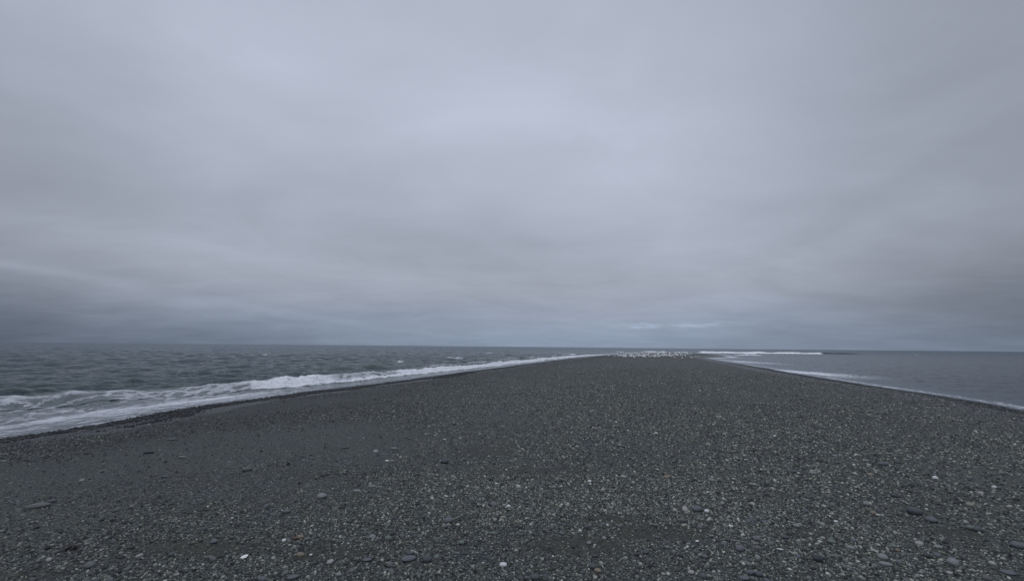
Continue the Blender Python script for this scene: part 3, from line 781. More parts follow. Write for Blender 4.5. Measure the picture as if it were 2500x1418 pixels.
# (x, y in the photo, width in photo px, tone, shape, turn in degrees, label)
BIG = [
 (94, 1238, 44, 'grey', 'long', 24, 'long flat grey cobble lying alone at far left of the dark shingle'),
 (124, 1225, 24, 'dark', 'long', 22, 'thin dark stone sliver just behind the long flat grey cobble'),
 (603, 1149, 20, 'grey', 0, 30, 'rounded brownish grey cobble alone on fine dark gravel, left of middle'),
 (404, 1165, 19, 'dark', 'flat', 5, 'flat dark blue cobble on the fine gravel of the left slope'),
 (363, 1106, 23, 'black', 'flat', 8, 'blackish flat cobble close below the wet cobble band on left slope'),
 (419, 1074, 20, 'grey', 'long', 10, 'thin pale grey sliver highest up the left slope near the surf'),
 (445, 1117, 17, 'green', 'flat', -5, 'thin greenish grey flat stone upslope on the left'),
 (8, 1126, 15, 'light', 'long', 0, 'pale thin stone at the very left edge of the photo'),
 (216, 1385, 22, 'grey', 1, 0, 'smooth oval grey cobble in the bottom left foreground'),
 (119, 1368, 12, 'pale', 2, 5, 'pale cream pebble in the bottom left corner area'),
 (522, 1324, 16, 'blue', 3, 5, 'oval blue grey pebble lying on the brown sandy patch'),
 (418, 1357, 15, 'dark', 4, 15, 'dark blue stone touching a small pale pebble below the brown sandy patch'),
 (428, 1356, 6, 'light', 5, 0, 'small pale pebble touching the dark blue stone at its right end'),
 (567, 1265, 6, 'white', 6, 30, 'tiny bright white pebble above the brown sandy patch'),
 (998, 1367, 36, 'blue', 'flat', 22, 'largest cobble in the photo, smooth grey and egg shaped, bottom foreground'),
 (1002, 1352, 14, 'dark', 3, 20, 'dark stone half hidden right behind the largest grey cobble'),
 (1043, 1370, 20, 'dark', 5, 10, 'dark blue cobble just right of the largest grey cobble'),
 (896, 1368, 22, 'blue', 'flat', 0, 'blue grey flat cobble left of the largest grey cobble'),
 (932, 1350, 15, 'grey', 6, 10, 'light grey oval pebble up and left of the largest cobble'),
 (1205, 1234, 18, 'purple', 7, -30, 'smooth purple grey oval cobble with two whitish pebbles at its right'),
 (1241, 1237, 10, 'white', 1, -20, 'white oval pebble right of the purple grey oval cobble'),
 (1231, 1234, 8, 'pale', 0, 0, 'dull pale pebble between the purple grey cobble and the white oval pebble'),
 (1096, 1274, 23, 'purple', 'block', 12, 'square ended light purple grey cobble above the largest cobble'),
 (1205, 1302, 21, 'green', 'long', 12, 'slim green grey cobble standing out beneath the purple grey oval'),
 (1127, 1326, 14, 'green', 'block', -40, 'angular green grey stone tilted, up right of the largest cobble'),
 (693, 1320, 10, 'white', 2, 0, 'clean white pebble beside a small brown stone'),
 (707, 1332, 8, 'pale', 3, 10, 'small white pebble just below the clean white one'),
 (732, 1314, 16, 'tan', 4, 0, 'pinkish tan cobble touching a small brown stone'),
 (720, 1317, 9, 'brown', 5, 0, 'small reddish brown stone between white pebble and tan cobble'),
 (759, 1355, 7, 'white', 6, 0, 'small round white pebble on the sandy patch left of the blue grey flat cobble'),
 (700, 1251, 17, 'purple', 0, 20, 'purple grey oval stone in the coarse pebbles left of middle'),
 (724, 1264, 16, 'blue', 'flat', 0, 'blue grey flat stone just below the purple grey oval stone'),
 (785, 1215, 20, 'light', 1, 10, 'light bluish grey stone at the upper edge of the coarse pebbles'),
 (872, 1199, 20, 'light', 'long', 0, 'pale thin flat stone, left one of the two slim ones'),
 (908, 1188, 18, 'light', 'long', 25, 'pale slim tilted stone, right one of the two slim ones'),
 (917, 1104, 12, 'pale', 2, 10, 'lilac white pebble upslope in the fine gravel near the middle'),
 (945, 1126, 9, 'white', 3, 10, 'whitish pebble of a close pair in the upper middle gravel'),
 (957, 1126, 8, 'pale', 4, 20, 'greyer pebble of the close pair in the upper middle gravel'),
 (962, 1095, 16, 'light', 'long', 10, 'thin pale stone above the close pair of pebbles'),
 (843, 1094, 18, 'dark', 'long', 20, 'dark slim stone left of the lilac white pebble'),
 (1085, 1130, 17, 'dark', 5, 0, 'dark blue stone in the upper middle gravel beneath a thinner patch'),
 (827, 1404, 14, 'light', 6, 0, 'smooth light grey round pebble at the bottom edge, left of middle'),
 (715, 1411, 26, 'blue', 'flat', 20, 'slate blue flat cobble cut by the bottom edge left of middle'),
 (640, 1416, 18, 'blue', 7, 0, 'blue stone cut by the bottom edge near the left'),
 (1229, 1381, 17, 'white', 'block', -10, 'brightest white stone, chalky and angular, bottom middle'),
 (1307, 1412, 22, 'dark', 'block', 0, 'dark blue angular cobble cut by the bottom edge in the middle'),
 (1523, 1166, 14, 'pale', 0, 0, 'round cream cobble standing out in the upper middle right'),
 (1439, 1176, 9, 'white', 1, -30, 'small whitish oval pebble left below the round cream cobble'),
 (1472, 1197, 10, 'pale', 2, -40, 'pale tilted pebble below and left of the round cream cobble'),
 (1627, 1166, 14, 'tan', 3, -10, 'pinkish tan pebble right of the round cream cobble'),
 (1513, 1087, 9, 'pale', 'block', -60, 'yellowish upright looking pebble straight above the round cream cobble'),
 (1352, 1191, 11, 'light', 4, -20, 'pale grey stone left of the pale tilted pebble'),
 (1702, 1246, 23, 'blue', 'block', 0, 'broad blocky blue grey cobble with a white chip at its right'),
 (1725, 1250, 11, 'white', 5, 0, 'white chip of stone right beside the blocky blue grey cobble'),
 (1623, 1243, 13, 'dark', 6, 0, 'dark grey rounded stone left of the blocky blue grey cobble'),
 (1430, 1287, 11, 'dark', 7, 0, 'dark round pebble at the upper end of the sandy middle patch'),
 (1371, 1304, 13, 'blue', 0, -30, 'dark bluish oval pebble at the left of the sandy middle patch'),
 (1438, 1327, 11, 'light', 1, 0, 'light grey round pebble on the sandy middle patch'),
 (1475, 1315, 11, 'light', 2, -30, 'pale tan pebble right of the light grey round one on sand'),
 (1604, 1312, 11, 'blue', 3, 0, 'slate blue round pebble on the right part of the sandy patch'),
 (1451, 1359, 13, 'dark', 4, -10, 'dark rounded stone below the sandy middle patch'),
 (1460, 1395, 16, 'tan', 'block', -30, 'mottled cream angular stone near the bottom middle'),
 (1446, 1386, 17, 'dark', 5, -30, 'dark stone leaning on the mottled cream angular one'),
 (1576, 1350, 13, 'dark', 6, -10, 'dark slate pebble below the slate blue round pebble'),
 (1687, 1399, 15, 'pale', 7, 0, 'round creamy white pebble close to the bottom edge'),
 (1620, 1403, 10, 'pale', 0, 0, 'pale egg shaped pebble near the bottom edge, right of middle'),
 (1807, 1343, 21, 'purple', 1, 12, 'smooth purple blue cobble in the lower right'),
 (1786, 1299, 13, 'green', 2, -20, 'grey green oval pebble above the smooth purple blue cobble'),
 (1702, 1322, 8, 'white', 3, -10, 'small white pebble left above the smooth purple blue cobble'),
 (1818, 1413, 26, 'blue', 'flat', 0, 'blue cobble cut by the bottom edge, left one of three'),
 (1832, 1401, 17, 'blue', 4, 0, 'blue grey cobble behind the bottom edge, middle one of three'),
 (1854, 1404, 18, 'dark', 'block', 0, 'dark block shaped cobble at bottom edge, right one of three'),
 (1996, 1368, 20, 'black', 5, -15, 'near black oval cobble in the lower right shingle'),
 (1986, 1157, 15, 'light', 6, -10, 'pale rough grey stone in the upper right shingle'),
 (2038, 1114, 11, 'light', 7, -40, 'pale tilted pebble far up the right shingle'),
 (2157, 1136, 21, 'blue', 0, 0, 'blue grey oval cobble far up the right shingle'),
 (2192, 1131, 15, 'dark', 1, 0, 'dark round stone right of the blue grey oval cobble, far up'),
 (1937, 1152, 20, 'dark', 'flat', 0, 'dark slate stone left of the pale rough grey one'),
 (2283, 1168, 12, 'white', 2, 0, 'bluish white pebble in the upper right shingle'),
 (2275, 1273, 24, 'blue', 3, 0, 'smooth slate blue cobble, right one of the two big ones at right'),
 (2232, 1254, 27, 'dark', 4, -42, 'dark slate cobble lying on a slant, left one of the two big ones at right'),
 (2115, 1233, 14, 'light', 5, -20, 'pale grey pebble left of the two big slate cobbles'),
 (2031, 1325, 18, 'green', 6, -20, 'greenish grey cobble in the lower right, above the near black one'),
 (2009, 1314, 10, 'pale', 7, -25, 'pale pebble left above the greenish grey cobble'),
 (2077, 1340, 18, 'light', 0, -30, 'creamy grey egg shaped cobble in the lower right'),
 (2156, 1364, 21, 'light', 1, -12, 'smooth light grey cobble, upper one of a touching pair'),
 (2163, 1378, 28, 'light', 'long', -14, 'light grey long cobble, lower one of a touching pair'),
 (2326, 1376, 22, 'light', 2, -30, 'light bluish grey cobble in the bottom right area'),
 (2317, 1400, 13, 'pale', 3, -10, 'whitish oval pebble below the light bluish grey cobble'),
 (2388, 1297, 20, 'dark', 4, -20, 'dark blue cobble near the right edge of the shingle'),
 (2368, 1291, 15, 'green', 5, -30, 'greenish grey pebble touching the dark blue cobble at right'),
 (2486, 1336, 26, 'blue', 6, -30, 'slate blue cobble at the right edge of the photo'),
 (2462, 1400, 28, 'blue', 'flat', -30, 'big dull blue cobble in the bottom right corner'),
 (2324, 1374, 9, 'dark', 7, -30, 'small dark stone tucked against the light bluish grey cobble'),
 (2427, 1190, 9, 'white', 1, -45, 'small white pebble high at the right edge'),
 (2394, 1206, 12, 'pale', 2, -40, 'pale tilted pebble below the small white one at right'),
 (2290, 1337, 16, 'light', 3, -25, 'pale grey oval pebble above the light bluish grey cobble'),
 (2192, 1345, 11, 'tan', 4, 0, 'orange tan pebble right above the touching pair'),
 (2367, 1235, 14, 'yellow', 5, -15, 'yellowish flat pebble right of the two big slate cobbles'),
 (2187, 1212, 20, 'black', 'flat', -20, 'blackish stone up left of the slanting slate cobble'),
 (2041, 1274, 9, 'white', 6, 0, 'tiny white pebble left of the slanting slate cobble'),
 (1945, 1285, 14, 'light', 'block', -45, 'pale wedge of stone lying above two dark pebbles'),
 (1953, 975, 15, 'dark', 'flat', -12, 'isolated dark flat cobble high on the right near the water'),
 (2132, 1254, 13, 'tan', 1, -10, 'brownish pebble just below the pale grey pebble on the right'),
 (1916, 1313, 16, 'dark', 3, -20, 'dark oval pebble below the pale wedge of stone'),
 (2410, 1416, 18, 'grey', 5, -20, 'grey cobble cut by the bottom edge near the right corner'),
 (2265, 1360, 20, 'black', 0, -10, 'black stone left of the light bluish grey cobble'),
 (2288, 1358, 16, 'blue', 2, -20, 'blue stone between the black stone and light bluish grey cobble'),
]
NB = 0
for (px, py, wpx, tone, shp, turn, label) in BIG:
    x, y, z = at_ground(px, py)
    a = wpx / F * y * 0.5 * 1.04
    me = KINDS[shp] if isinstance(shp, str) else BIGSH[shp]
    o = link('cobble' if a > 0.02 else 'pebble', toned(me, tone))
    hz = max(v.co.z for v in me.vertices) * a
    o.scale = (a, a, a)
    o.location = (x, y, z + hz * (0.55 if a > 0.02 else 0.8))
    o.rotation_euler = (R(random.uniform(-5, 5)), R(random.uniform(-5, 5)), R(turn))
    tag(o, label, 'stone', 'single cobbles and pebbles that stand out of the shingle')
    taken.append((x, y, a))
    NB += 1

_sx, _sy, _sz = at_ground(180, 1340)
taken.append((_sx, _sy, 0.05))
for _fx, _fy in ((598, 1366), (1906, 1347)):
    _x, _y, _z = at_ground(_fx, _fy)
    taken.append((_x, _y, 0.02))

# --- random gravel points
def scatter(n, rmin, rmax, amax, pw, s0, s1, seed, keep):
    rs = np.random.default_rng(seed)
    r = np.sqrt(rs.uniform(rmin ** 2, rmax ** 2, n)) if pw is None else rmin * (rmax / rmin) ** rs.uniform(0, 1, n)
    a = rs.uniform(-R(amax), R(amax), n)
    X = r * np.sin(a); Y = r * np.cos(a)
    d = shore(X, Y)[0]
    cz = fbm(X * 0.33 + 40, Y * 0.33, 4, 201)           # coarse / fine patches
    # coarser to the right and close by, finer on the left slope
    bias = np.clip((X + 1.0) / 9.0, -0.16, 0.30) - 0.08 * sst(3.0 - X + Y * 0.25, 5, 10)
    sand = sst(fbm(X * 0.44 + 5, Y * 1.0 + 8, 4, 205), 0.56, 0.68)
    prob = np.clip(keep + (cz - 0.5) * 1.6 + bias, 0.02, 1.0) * (1 - 0.6 * sand) * (1 - 0.80 * sand_at(X, Y))
    prob = prob * (1 - sst(r, rmax * 0.55, rmax))
    k = (rs.uniform(0, 1, n) < prob) & (d > 0.9)
    X, Y, d = X[k], Y[k], d[k]
    S = s0 * (s1 / s0) ** (rs.uniform(0, 1, len(X)) ** 1.5)
    return X, Y, d, S
pts = [scatter(150000, 7.0, 30.0, 54, None, 0.0095, 0.0190, 9, 0.62),
       scatter(330000, 2.4, 9.0, 56, None, 0.0055, 0.0115, 1, 0.85),
       scatter(210000, 2.4, 19.0, 56, None, 0.0110, 0.0210, 2, 0.50),
       scatter(130000, 2.4, 52.0, 54, None, 0.017, 0.034, 3, 0.55),
       scatter(40000, 3.0, 135.0, 50, None, 0.024, 0.050, 4, 0.42)]
X = np.concatenate([p[0] for p in pts]); Y = np.concatenate([p[1] for p in pts]); DD = np.concatenate([p[2] for p in pts]); S = np.concatenate([p[3] for p in pts])
ok = np.ones(len(X), bool)
for (tx, ty, ta) in taken:
    ok &= (np.hypot(X - tx, Y - ty) > ta * 0.85 + S * 0.4)
X, Y, DD, S = X[ok], Y[ok], DD[ok], S[ok]
Zg = terrain(X, Y, DD)
rs = np.random.default_rng(5)
ROT = np.stack([rs.normal(0, 0.25, len(X)), rs.normal(0, 0.25, len(X)), rs.uniform(0, 6.283, len(X))], -1)
IDX = rs.integers(0, len(SHAPES), len(X))
app = S / np.maximum(Y, 0.5)
vis = (np.abs(np.arctan2(X, Y)) < R(44.5)) & (Y > 2.95)
order = np.argsort(-(app * vis))
NIND = 300 - NB
ind = order[:NIND]
mask = np.ones(len(X), bool); mask[ind] = False
tones_r = ['grey'] * 7 + ['blue'] * 5 + ['dark'] * 6 + ['light'] * 3 + ['green'] * 3 + ['purple'] * 2 + ['pale', 'tan', 'black', 'grey']
for i in ind:
    tone = random.choice(tones_r)
    me = BIGSH[int(rs.integers(0, 8))]
    o = link('pebble', toned(me, tone))
    s = float(S[i])
    o.scale = (s, s, s)
    o.location = (float(X[i]), float(Y[i]), float(Zg[i]) + s * 0.22)
    o.rotation_euler = (float(ROT[i, 0]) * .5, float(ROT[i, 1]) * .5, float(ROT[i, 2]))
    word = {'grey': 'mid grey', 'blue': 'blue grey', 'dark': 'dark slate', 'light': 'light grey', 'green': 'greenish grey', 'purple': 'purplish grey', 'pale': 'pale cream', 'tan': 'tan', 'black': 'blackish'}[tone]
    pxs = 1250 + F * float(X[i]) / float(Y[i])
    where = ['at the far left', 'left of the middle', 'in the middle', 'right of the middle', 'at the far right'][int(min(4, max(0, pxs // 500)))]
    depth = 'nearest the camera' if Y[i] < 3.9 else ('a little farther back' if Y[i] < 5.5 else 'well up the beach')
    tag(o, 'plain %s rounded stone in the shingle %s, %s' % (word, where, depth), 'stone', '%s stones alike in the foreground shingle' % word)

def scatter_object(name, X, Y, Z, S, ROT, IDX, shapes, material):
    hid = bpy.data.collections.new(name + '_shapes')
    for i, sh in enumerate(shapes):
        c = sh.copy(); c.materials.clear(); c.materials.append(material)
        o = bpy.data.objects.new('%s_shape_%02d' % (name, i), c)
        hid.objects.link(o)
    me = bpy.data.meshes.new(name)
    me.vertices.add(len(X))
    me.vertices.foreach_set('co', np.stack([X, Y, Z], -1).astype(np.float32).ravel())
    fattr(me, 'rot', ROT, 'FLOAT_VECTOR')
    fattr(me, 'siz', S)
    a = me.attributes.new('pick', 'INT', 'POINT'); a.data.foreach_set('value', IDX.astype(np.int32))
    o = link(name, me)
    g = bpy.data.node_groups.new(name + '_scatter', 'GeometryNodeTree')
    g.interface.new_socket('Geometry', in_out='INPUT', socket_type='NodeSocketGeometry')
    g.interface.new_socket('Geometry', in_out='OUTPUT', socket_type='NodeSocketGeometry')
    gi = g.nodes.new('NodeGroupInput'); go = g.nodes.new('NodeGroupOutput')
    ci = g.nodes.new('GeometryNodeCollectionInfo'); ci.inputs['Collection'].default_value = hid
    ci.inputs['Separate Children'].default_value = True; ci.inputs['Reset Children'].default_value = True
    ip = g.nodes.new('GeometryNodeInstanceOnPoints'); ip.inputs['Pick Instance'].default_value = True
    def named(nm, t):
        n = g.nodes.new('GeometryNodeInputNamedAttribute'); n.data_type = t; n.inputs['Name'].default_value = nm
        return [s for s in n.outputs if s.name == 'Attribute' and s.enabled][0]
    er = g.nodes.new('FunctionNodeEulerToRotation')
    g.links.new(named('rot', 'FLOAT_VECTOR'), er.inputs[0])
    g.links.new(gi.outputs[0], ip.inputs['Points'])
    g.links.new(ci.outputs[0], ip.inputs['Instance'])
    g.links.new(named('pick', 'INT'), ip.inputs['Instance Index'])
    g.links.new(er.outputs[0], ip.inputs['Rotation'])
    g.links.new(named('siz', 'FLOAT'), ip.inputs['Scale'])
    g.links.new(ip.outputs[0], go.inputs[0])
    md = o.modifiers.new('scatter', 'NODES'); md.node_group = g
    return o
gravel = scatter_object('gravel', X[mask], Y[mask], (Zg + S * 0.15)[mask], S[mask], ROT[mask], IDX[mask], SHAPES, m_stone)
tag(gravel, 'loose grey beach pebbles covering the spit', 'gravel', kind='stuff')
print('gravel pieces', int(mask.sum()))

# --- wet cobbles along the water's edge
def edge_points(pl, n, dmin, dmax, s0, s1, seed, y0, y1):
    rs = np.random.default_rng(seed)
    seg = np.hypot(*(pl[1:] - pl[:-1]).T)
    cum = np.concatenate([[0], np.cumsum(seg)])
    # more of them nearby, where they show
    ymid = rs.uniform(0, 1, n * 3)
    s = cum[-1] * ymid
    i = np.clip(np.searchsorted(cum, s) - 1, 0, len(seg) - 1)
    f = (s - cum[i]) / seg[i]
    P = pl[i] * (1 - f)[:, None] + pl[i + 1] * f[:, None]
    T = (pl[i + 1] - pl[i]) / seg[i][:, None]
    Nn = np.stack([T[:, 1], -T[:, 0]], -1)
    off = dmin + (dmax - dmin) * rs.uniform(0, 1, len(s))
    Q = P + Nn * off[:, None]
    k = (Q[:, 1] > y0) & (Q[:, 1] < y1) & (rs.uniform(0, 1, len(s)) < np.clip(30 / np.maximum(Q[:, 1], 1), 0.15, 1))
    Q = Q[k][:n * 2]
    S = s0 * (s1 / s0) ** (rs.uniform(0, 1, len(Q)) ** 1.6)
    return Q[:, 0], Q[:, 1], S
ax, ay, as_ = edge_points(LEFT, 60000, -0.9, 3.0, 0.011, 0.048, 31, 7, 95)
bx, by, bs_ = edge_points(RIGHT[::-1], 22000, -0.3, 1.6, 0.009, 0.026, 32, 7, 70)
ex = np.concatenate([ax, bx]); ey = np.concatenate([ay, by]); es = np.concatenate([as_, bs_])
ed, edl, edr, esl, esr = shore(ex, ey)
cl_ = fbm(esl * 0.5, ed * 1.3, 3, 77)
k = (ed > -0.95) & (ed < 3.2 - 2.4 * fbm(esl * 0.35, ed * 0.7, 3, 79)) & ((ed > 0.25) | (cl_ > 0.56 - 0.12 * ed)) 
ex, ey, es, ed = ex[k], ey[k], es[k], ed[k]
rs = np.random.default_rng(6)
eRot = np.stack([rs.normal(0, 0.3, len(ex)), rs.normal(0, 0.3, len(ex)), rs.uniform(0, 6.283, len(ex))], -1)
ez = terrain(ex, ey, ed) + es * 0.2
wetc = scatter_object('wet_shingle', ex, ey, ez, es, eRot, rs.integers(0, len(SHAPES), len(ex)), SHAPES, m_wet)
tag(wetc, 'dark wet cobbles along the edge of the surf', 'wet shingle', kind='stuff')
print('wet cobbles', len(ex))

# ------------------------------------------------------------------ gulls
def plain(name, col, rough=0.7):
    m, nt, bs, out = mat(name)
    tc = nt.node('ShaderNodeTexCoord')
    n = nt.noise(tc.outputs['Object'], 18, 4, 0.6)
    c = nt.mix(1.0, (col[0], col[1], col[2], 1), nt.ramp(n, [(0.3, 0.88), (0.7, 1.08)]), 'MULTIPLY')
    nt.l.new(c, bs.inputs['Base Color'])
    bs.inputs['Roughness'].default_value = rough
    return m
m_white = plain('white_feathers', (0.80, 0.80, 0.80))
m_grey = plain('grey_feathers', (0.56, 0.58, 0.61))
m_black = plain('black_wing_tips', (0.02, 0.02, 0.022))
m_bill = plain('dark_red_bill', (0.10, 0.03, 0.025), 0.4)

def loft(bm, rings, mi=0, seg=12):
    """rings: (x, z, half width y, half height z)"""
    prev = None; first = None
    for (x, z, hy, hz) in rings:
        cur = [bm.verts.new((x, hy * math.cos(2 * math.pi * k / seg), z + hz * math.sin(2 * math.pi * k / seg))) for k in range(seg)]
        if prev:
            for k in range(seg):
                f = bm.faces.new((prev[k], prev[(k + 1) % seg], cur[(k + 1) % seg], cur[k])); f.material_index = mi; f.smooth = True
        else:
            first = cur
        prev = cur
    f = bm.faces.new(first[::-1]); f.material_index = mi
    f = bm.faces.new(prev); f.material_index = mi

def body_bm(bm, pose, mi=0):
    if pose == 'rest':          # head drawn in
        loft(bm, [(-0.20, .155, .012, .004), (-0.15, .160, .030, .014), (-0.09, .168, .050, .038), (-0.02, .175, .062, .058), (0.05, .182, .060, .060),
                  (0.095, .205, .045, .050), (0.115, .235, .034, .038), (0.130, .255, .030, .030), (0.150, .256, .022, .022), (0.163, .254, .010, .010)], mi)
    elif pose == 'tall':        # alert, neck up
        loft(bm, [(-0.17, .150, .012, .004), (-0.12, .160, .030, .016), (-0.07, .175, .048, .040), (-0.01, .190, .058, .058), (0.045, .210, .052, .062),
                  (0.070, .250, .034, .045), (0.080, .290, .027, .035), (0.095, .318, .028, .028), (0.118, .318, .020, .020), (0.130, .316, .009, .009)], mi)
    else:                       # sitting low
        loft(bm, [(-0.20, .075, .012, .004), (-0.15, .078, .034, .018), (-0.09, .080, .056, .044), (-0.02, .082, .070, .062), (0.05, .090, .066, .062),
                  (0.095, .115, .046, .050), (0.115, .145, .034, .038), (0.130, .165, .030, .030), (0.150, .166, .022, .022), (0.163, .164, .010, .010)], mi)
def bill_bm(bm, pose, mi):
    x, z = {'rest': (0.158, .254), 'tall': (0.126, .316), 'sit': (0.158, .164)}[pose]
    loft(bm, [(x, z, .008, .008), (x + .022, z - .002, .005, .006), (x + .040, z - .006, .0015, .0015)], mi, 8)
def wing_bm(bm, pose, sgn, mg, mk):
    z0 = {'rest': .185, 'tall': .200, 'sit': .092}[pose]
    n = 9; prev = None
    for i in range(n):
        u = i / (n - 1)
        x = 0.075 - 0.31 * u
        w_ = 0.034 * math.sin(math.pi * min(1, 0.12 + u * 0.85)) ** 0.6 * (1 - 0.75 * u ** 3)
        yc = sgn * (0.058 - 0.040 * u ** 2)
        zc = z0 - 0.012 * u + (0.0 if u < .8 else 0.006)
        ring = []
        for k in range(6):
            t = 2 * math.pi * k / 6
            ring.append(bm.verts.new((x, yc + sgn * 0.010 * math.cos(t) * (1 - 0.6 * u), zc + w_ * math.sin(t))))
        if prev:
            for k in range(6):
                f = bm.faces.new((prev[k], prev[(k + 1) % 6], ring[(k + 1) % 6], ring[k])); f.smooth = True
                f.material_index = mk if u > 0.78 else mg
        else:
            f = bm.faces.new(ring); f.material_index = mg
        prev = ring
    f = bm.faces.new(prev[::-1]); f.material_index = mk
def leg_bm(bm, sgn, mi):
    pts = [(0.0, .13, .0045), (-0.004, .07, .0035), (0.0, .004, .0035)]
    prev = None
    for (x, z, r) in pts:
        ring = [bm.verts.new((x + r * math.cos(t), sgn * .022 + r * math.sin(t), z)) for t in (0, 1.57, 3.14, 4.71)]
        if prev:
            for k in range(4):
                f = bm.faces.new((prev[k], prev[(k + 1) % 4], ring[(k + 1) % 4], ring[k])); f.material_index = mi
        prev = ring
    a = [bm.verts.new((x, sgn * .022 + y, z)) for (x, y, z) in [(-.006, 0, .001), (.032, -.014, .001), (.036, 0, .001), (.032, .014, .001), (0, 0, .008)]]
    for t in ((0, 1, 4), (1, 2, 4), (2, 3, 4), (3, 0, 4), (0, 3, 2), (0, 2, 1)):
        f = bm.faces.new([a[k] for k in t]); f.material_index = mi

def mesh_of(name, fn, mats):
    bm = bmesh.new(); fn(bm)
    bmesh.ops.recalc_face_normals(bm, faces=bm.faces)
    me = bpy.data.meshes.new(name); bm.to_mesh(me); bm.free()
    for m in mats: me.materials.append(m)
    return me
MATS = [m_white, m_grey, m_black, m_bill]
one_piece = {}
pieces = {}
for pose in ('rest', 'tall', 'sit'):
    def whole(bm, pose=pose):
        body_bm(bm, pose, 0); bill_bm(bm, pose, 3)
        for s in (-1, 1):
            wing_bm(bm, pose, s, 1, 2)
            if pose != 'sit': leg_bm(bm, s, 3)
    one_piece[pose] = mesh_of('gull', whole, MATS)
    pieces[pose] = [('body', mesh_of('body', lambda bm, p=pose: body_bm(bm, p, 0), [m_white])),
                    ('bill', mesh_of('bill', lambda bm, p=pose: bill_bm(bm, p, 0), [m_bill])),
                    ('wing', mesh_of('wing', lambda bm, p=pose: wing_bm(bm, p, 1, 0, 1), [m_grey, m_black])),
                    ('wing', mesh_of('wing', lambda bm, p=pose: wing_bm(bm, p, -1, 0, 1), [m_grey, m_black]))]
    if pose != 'sit':
        pieces[pose] += [('leg', mesh_of('leg', lambda bm: leg_bm(bm, 1, 0), [m_bill])), ('leg', mesh_of('leg', lambda bm: leg_bm(bm, -1, 0), [m_bill]))]

FLOCK = 'gulls resting on the end of the shingle spit'
GS = 1.5
def gull(x, y, z, rz, pose, label, parts=False, scale=1.0):
    if parts:
        o = bpy.data.objects.new('gull', None); COL.objects.link(o); o.empty_display_size = 0.1
        for nm, me in pieces[pose]:
            link(nm, me, None, o)
    else:
        o = link('gull', one_piece[pose])
    s = GS * scale
    o.scale = (s, s, s); o.location = (x, y, z); o.rotation_euler = (0, 0, rz)
    tag(o, label, 'gull', FLOCK)
    return o
def gull_at(px, py, rz, pose, label, parts=True):
    x, y, z = at_ground(px, py)
    return gull(x, y, z, rz, pose, label, parts)
singles = [
 (1689, 876.5, 2.6, 'rest', 'white gull standing alone by the dark wet gravel right of the flock'),
 (1706, 873.0, 0.3, 'rest', 'rightmost gull on the dark wet gravel of the spit'),
 (1699, 871.5, 3.0, 'sit', 'small gull just left of the rightmost one'),
 (1674, 872.0, 1.2, 'tall', 'slim upright gull between the flock and the dark wet gravel'),
 (1665, 874.6, 0.4, 'sit', 'low sitting gull in the thin right part of the flock'),
 (1661, 870.8, 1.7, 'tall', 'tall upright gull, right one of a pair right of the flock'),
 (1656, 871.0, 0.2, 'rest', 'gull beside the tall upright one, left one of the pair'),
 (1648, 875.6, 2.9, 'rest', 'nearest gull in the thin right part of the flock'),
 (1634, 870.6, 1.5, 'tall', 'upright gull at the right side of the dense flock'),
 (1627, 871.2, 0.5, 'rest', 'gull left of the upright one at right side of the dense flock'),
 (1601, 873.0, 2.2, 'rest', 'bright upright gull at the front right of the dense flock'),
 (1596, 871.5, 0.8, 'tall', 'slim gull just left of the bright front right one'),
 (1540, 874.0, 0.1, 'rest', 'gull standing in front of the dense flock, nearest of all'),
 (1486, 871.5, 0.4, 'rest', 'leftmost gull, alone on gravel near the left surf'),
]
for s in singles: gull_at(*s)
rs = random.Random(12)
cnt = 0; tries = 0
spots = []
while cnt < 250 and tries < 20000:
    tries += 1
    u = rs.random()
    px = rs.gauss(1572, 44) if u < 0.62 else rs.uniform(1500, 1690)
    if px < 1497 or px > 1700: continue
    top = 861.6
    bot = 874.6 - 0.0005 * (px - 1560) ** 2 * (1 if px > 1560 else 1.3)
    if bot < top: continue
    py = rs.uniform(top, bot) if rs.random() < 0.9 else rs.uniform(bot - 2, bot + 0.8)
    # coordinates at a plausible crest height
    x, y, z = at_ground(px, py)
    X1 = np.array([x]); Y1 = np.array([y])
    if float(shore(X1, Y1)[0][0]) < 1.0: continue
    if any((x - a) ** 2 + (y - b) ** 2 < 0.9 for a, b in spots): continue
    spots.append((x, y))
    pose = rs.choice(['rest', 'rest', 'tall', 'sit'])
    side_ = 'left part' if px < 1540 else ('middle' if px < 1585 else ('right part' if px < 1632 else 'thin right end'))
    row_ = 'front edge' if py > bot - 2.2 else ('front half' if py > 868.5 else ('back half' if py > 864.5 else 'back edge'))
    word = {'rest': 'white gull standing at ease', 'tall': 'white gull with raised neck', 'sit': 'white gull sitting low'}[pose] + ', %s of the flock, at its %s' % (side_, row_)
    gull(x, y, z, rs.choice([0.2, 2.9]) + rs.uniform(-0.9, 0.9), pose, word, False, rs.uniform(0.9, 1.12))
    cnt += 1
print('gulls', cnt)

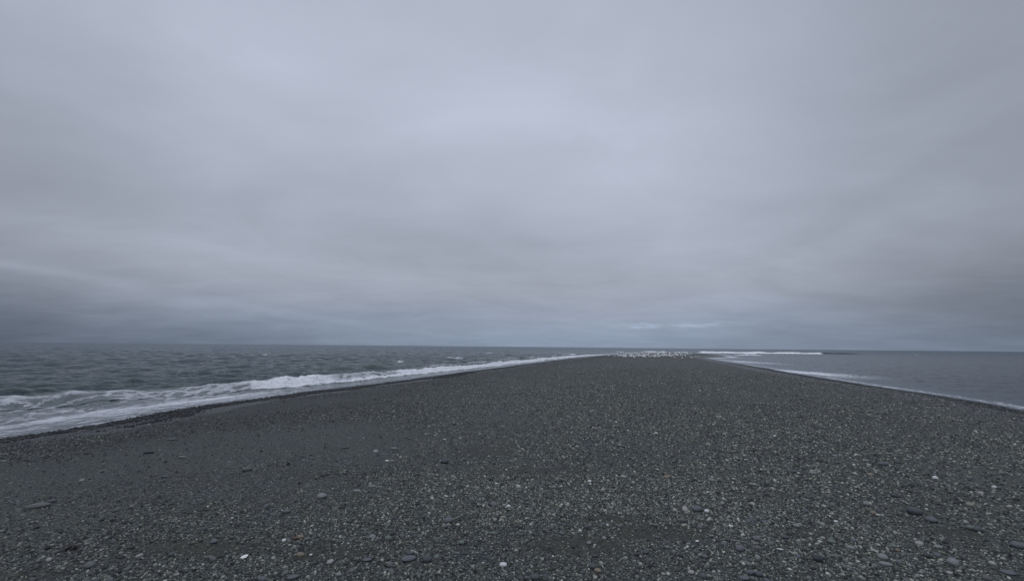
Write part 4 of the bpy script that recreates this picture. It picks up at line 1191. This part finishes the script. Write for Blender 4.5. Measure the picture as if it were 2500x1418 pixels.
# ------------------------------------------------------------------ feathers and seaweed
def feather(px, py, length_px, rz, label, curl=0.3, sc=1.0):
    x, y, z = at_ground(px, py)
    L = length_px / F * y
    root = bpy.data.objects.new('feather', None); COL.objects.link(root); root.empty_display_size = 0.05
    def vane(bm):
        n = 12
        for sgn in (1, -1):
            prev = None
            for i in range(n):
                u = i / (n - 1)
                cx = L * (u - 0.5); cz = 0.012 + curl * L * 0.5 * (2 * u - 1) ** 2 * 0.4
                wd = L * 0.17 * sc * math.sin(math.pi * (0.08 + 0.9 * u)) ** 0.7 * (1 + 0.18 * math.sin(i * 2.3 + sgn))
                a = bm.verts.new((cx, 0, cz)); b = bm.verts.new((cx - 0.02 * L, sgn * wd, cz + wd * 0.35)); c_ = bm.verts.new((cx, 0, cz - 0.0012)); 
                if prev:
                    bm.faces.new((prev[0], a, b, prev[1])).smooth = True
                prev = (a, b)
        bm.verts.ensure_lookup_table()
        bmesh.ops.delete(bm, geom=[v for v in bm.verts if not v.link_faces], context='VERTS')
        bmesh.ops.solidify(bm, geom=bm.faces[:], thickness=0.0012)
    def shaft(bm):
        loft(bm, [(L * (u - 0.62), 0.012 + curl * L * 0.5 * (2 * u - 1) ** 2 * 0.4, 0.0016, 0.0016) for u in (0.0, 0.2, 0.45, 0.7, 0.95, 1.1)], 0, 6)
    link('vane', mesh_of('vane', vane, [m_white]), None, root)
    link('shaft', mesh_of('shaft', shaft, [m_grey]), None, root)
    root.location = (x, y, z + 0.012)
    root.rotation_euler = (R(12), R(-8), rz)
    tag(root, label, 'feather')
feather(597, 1366, 16, R(55), 'ragged fluffy white feather on the shingle at lower left', 0.6, 1.9)
feather(1906, 1347, 15, R(-50), 'slim straight white feather in the lower right shingle', 0.1, 0.7)

def seaweed(px, py, wpx, label):
    x, y, z = at_ground(px, py)
    Wd = wpx / F * y
    rs = random.Random(3)
    m, nt, bs, out = mat('dried_seaweed')
    tc = nt.node('ShaderNodeTexCoord')
    nt.l.new(nt.mix(nt.noise(tc.outputs['Object'], 60, 3), (0.006, 0.005, 0.004, 1), (0.022, 0.015, 0.011, 1)), bs.inputs['Base Color'])
    bs.inputs['Roughness'].default_value = 0.55
    def fr(bm):
        for k in range(60):
            a = rs.uniform(0, 6.28); L = Wd * rs.uniform(0.25, 0.62); r0 = Wd * rs.uniform(0.010, 0.028)
            p = Vector((rs.uniform(-.12, .12) * Wd, rs.uniform(-.08, .08) * Wd, 0.01)); d = Vector((math.cos(a) * 1.2, math.sin(a) * 0.8, rs.uniform(0.1, 0.9))).normalized()
            prev = None
            for i in range(7):
                r = r0 * (1 - i / 8)
                ring = [bm.verts.new(p + Vector((r * 2.2 * math.cos(t) * abs(d.y) + r * math.cos(t), r * 2.2 * math.cos(t) * abs(d.x), r * math.sin(t)))) for t in (0, 1.57, 3.14, 4.71)]
                if prev:
                    for q_ in range(4): bm.faces.new((prev[q_], prev[(q_ + 1) % 4], ring[(q_ + 1) % 4], ring[q_]))
                prev = ring
                d = (d + Vector((rs.uniform(-.35, .35), rs.uniform(-.35, .35), -0.20))).normalized()
                p = p + d * L / 6
                p.z = max(p.z, 0.006)
    o = link('seaweed', mesh_of('seaweed', fr, [m]))
    o.location = (x, y, z + 0.010); o.rotation_euler = (0, 0, R(20))
    tag(o, label, 'seaweed')
seaweed(180, 1340, 40, 'dark dried tuft of seaweed on the shingle in the lower left')
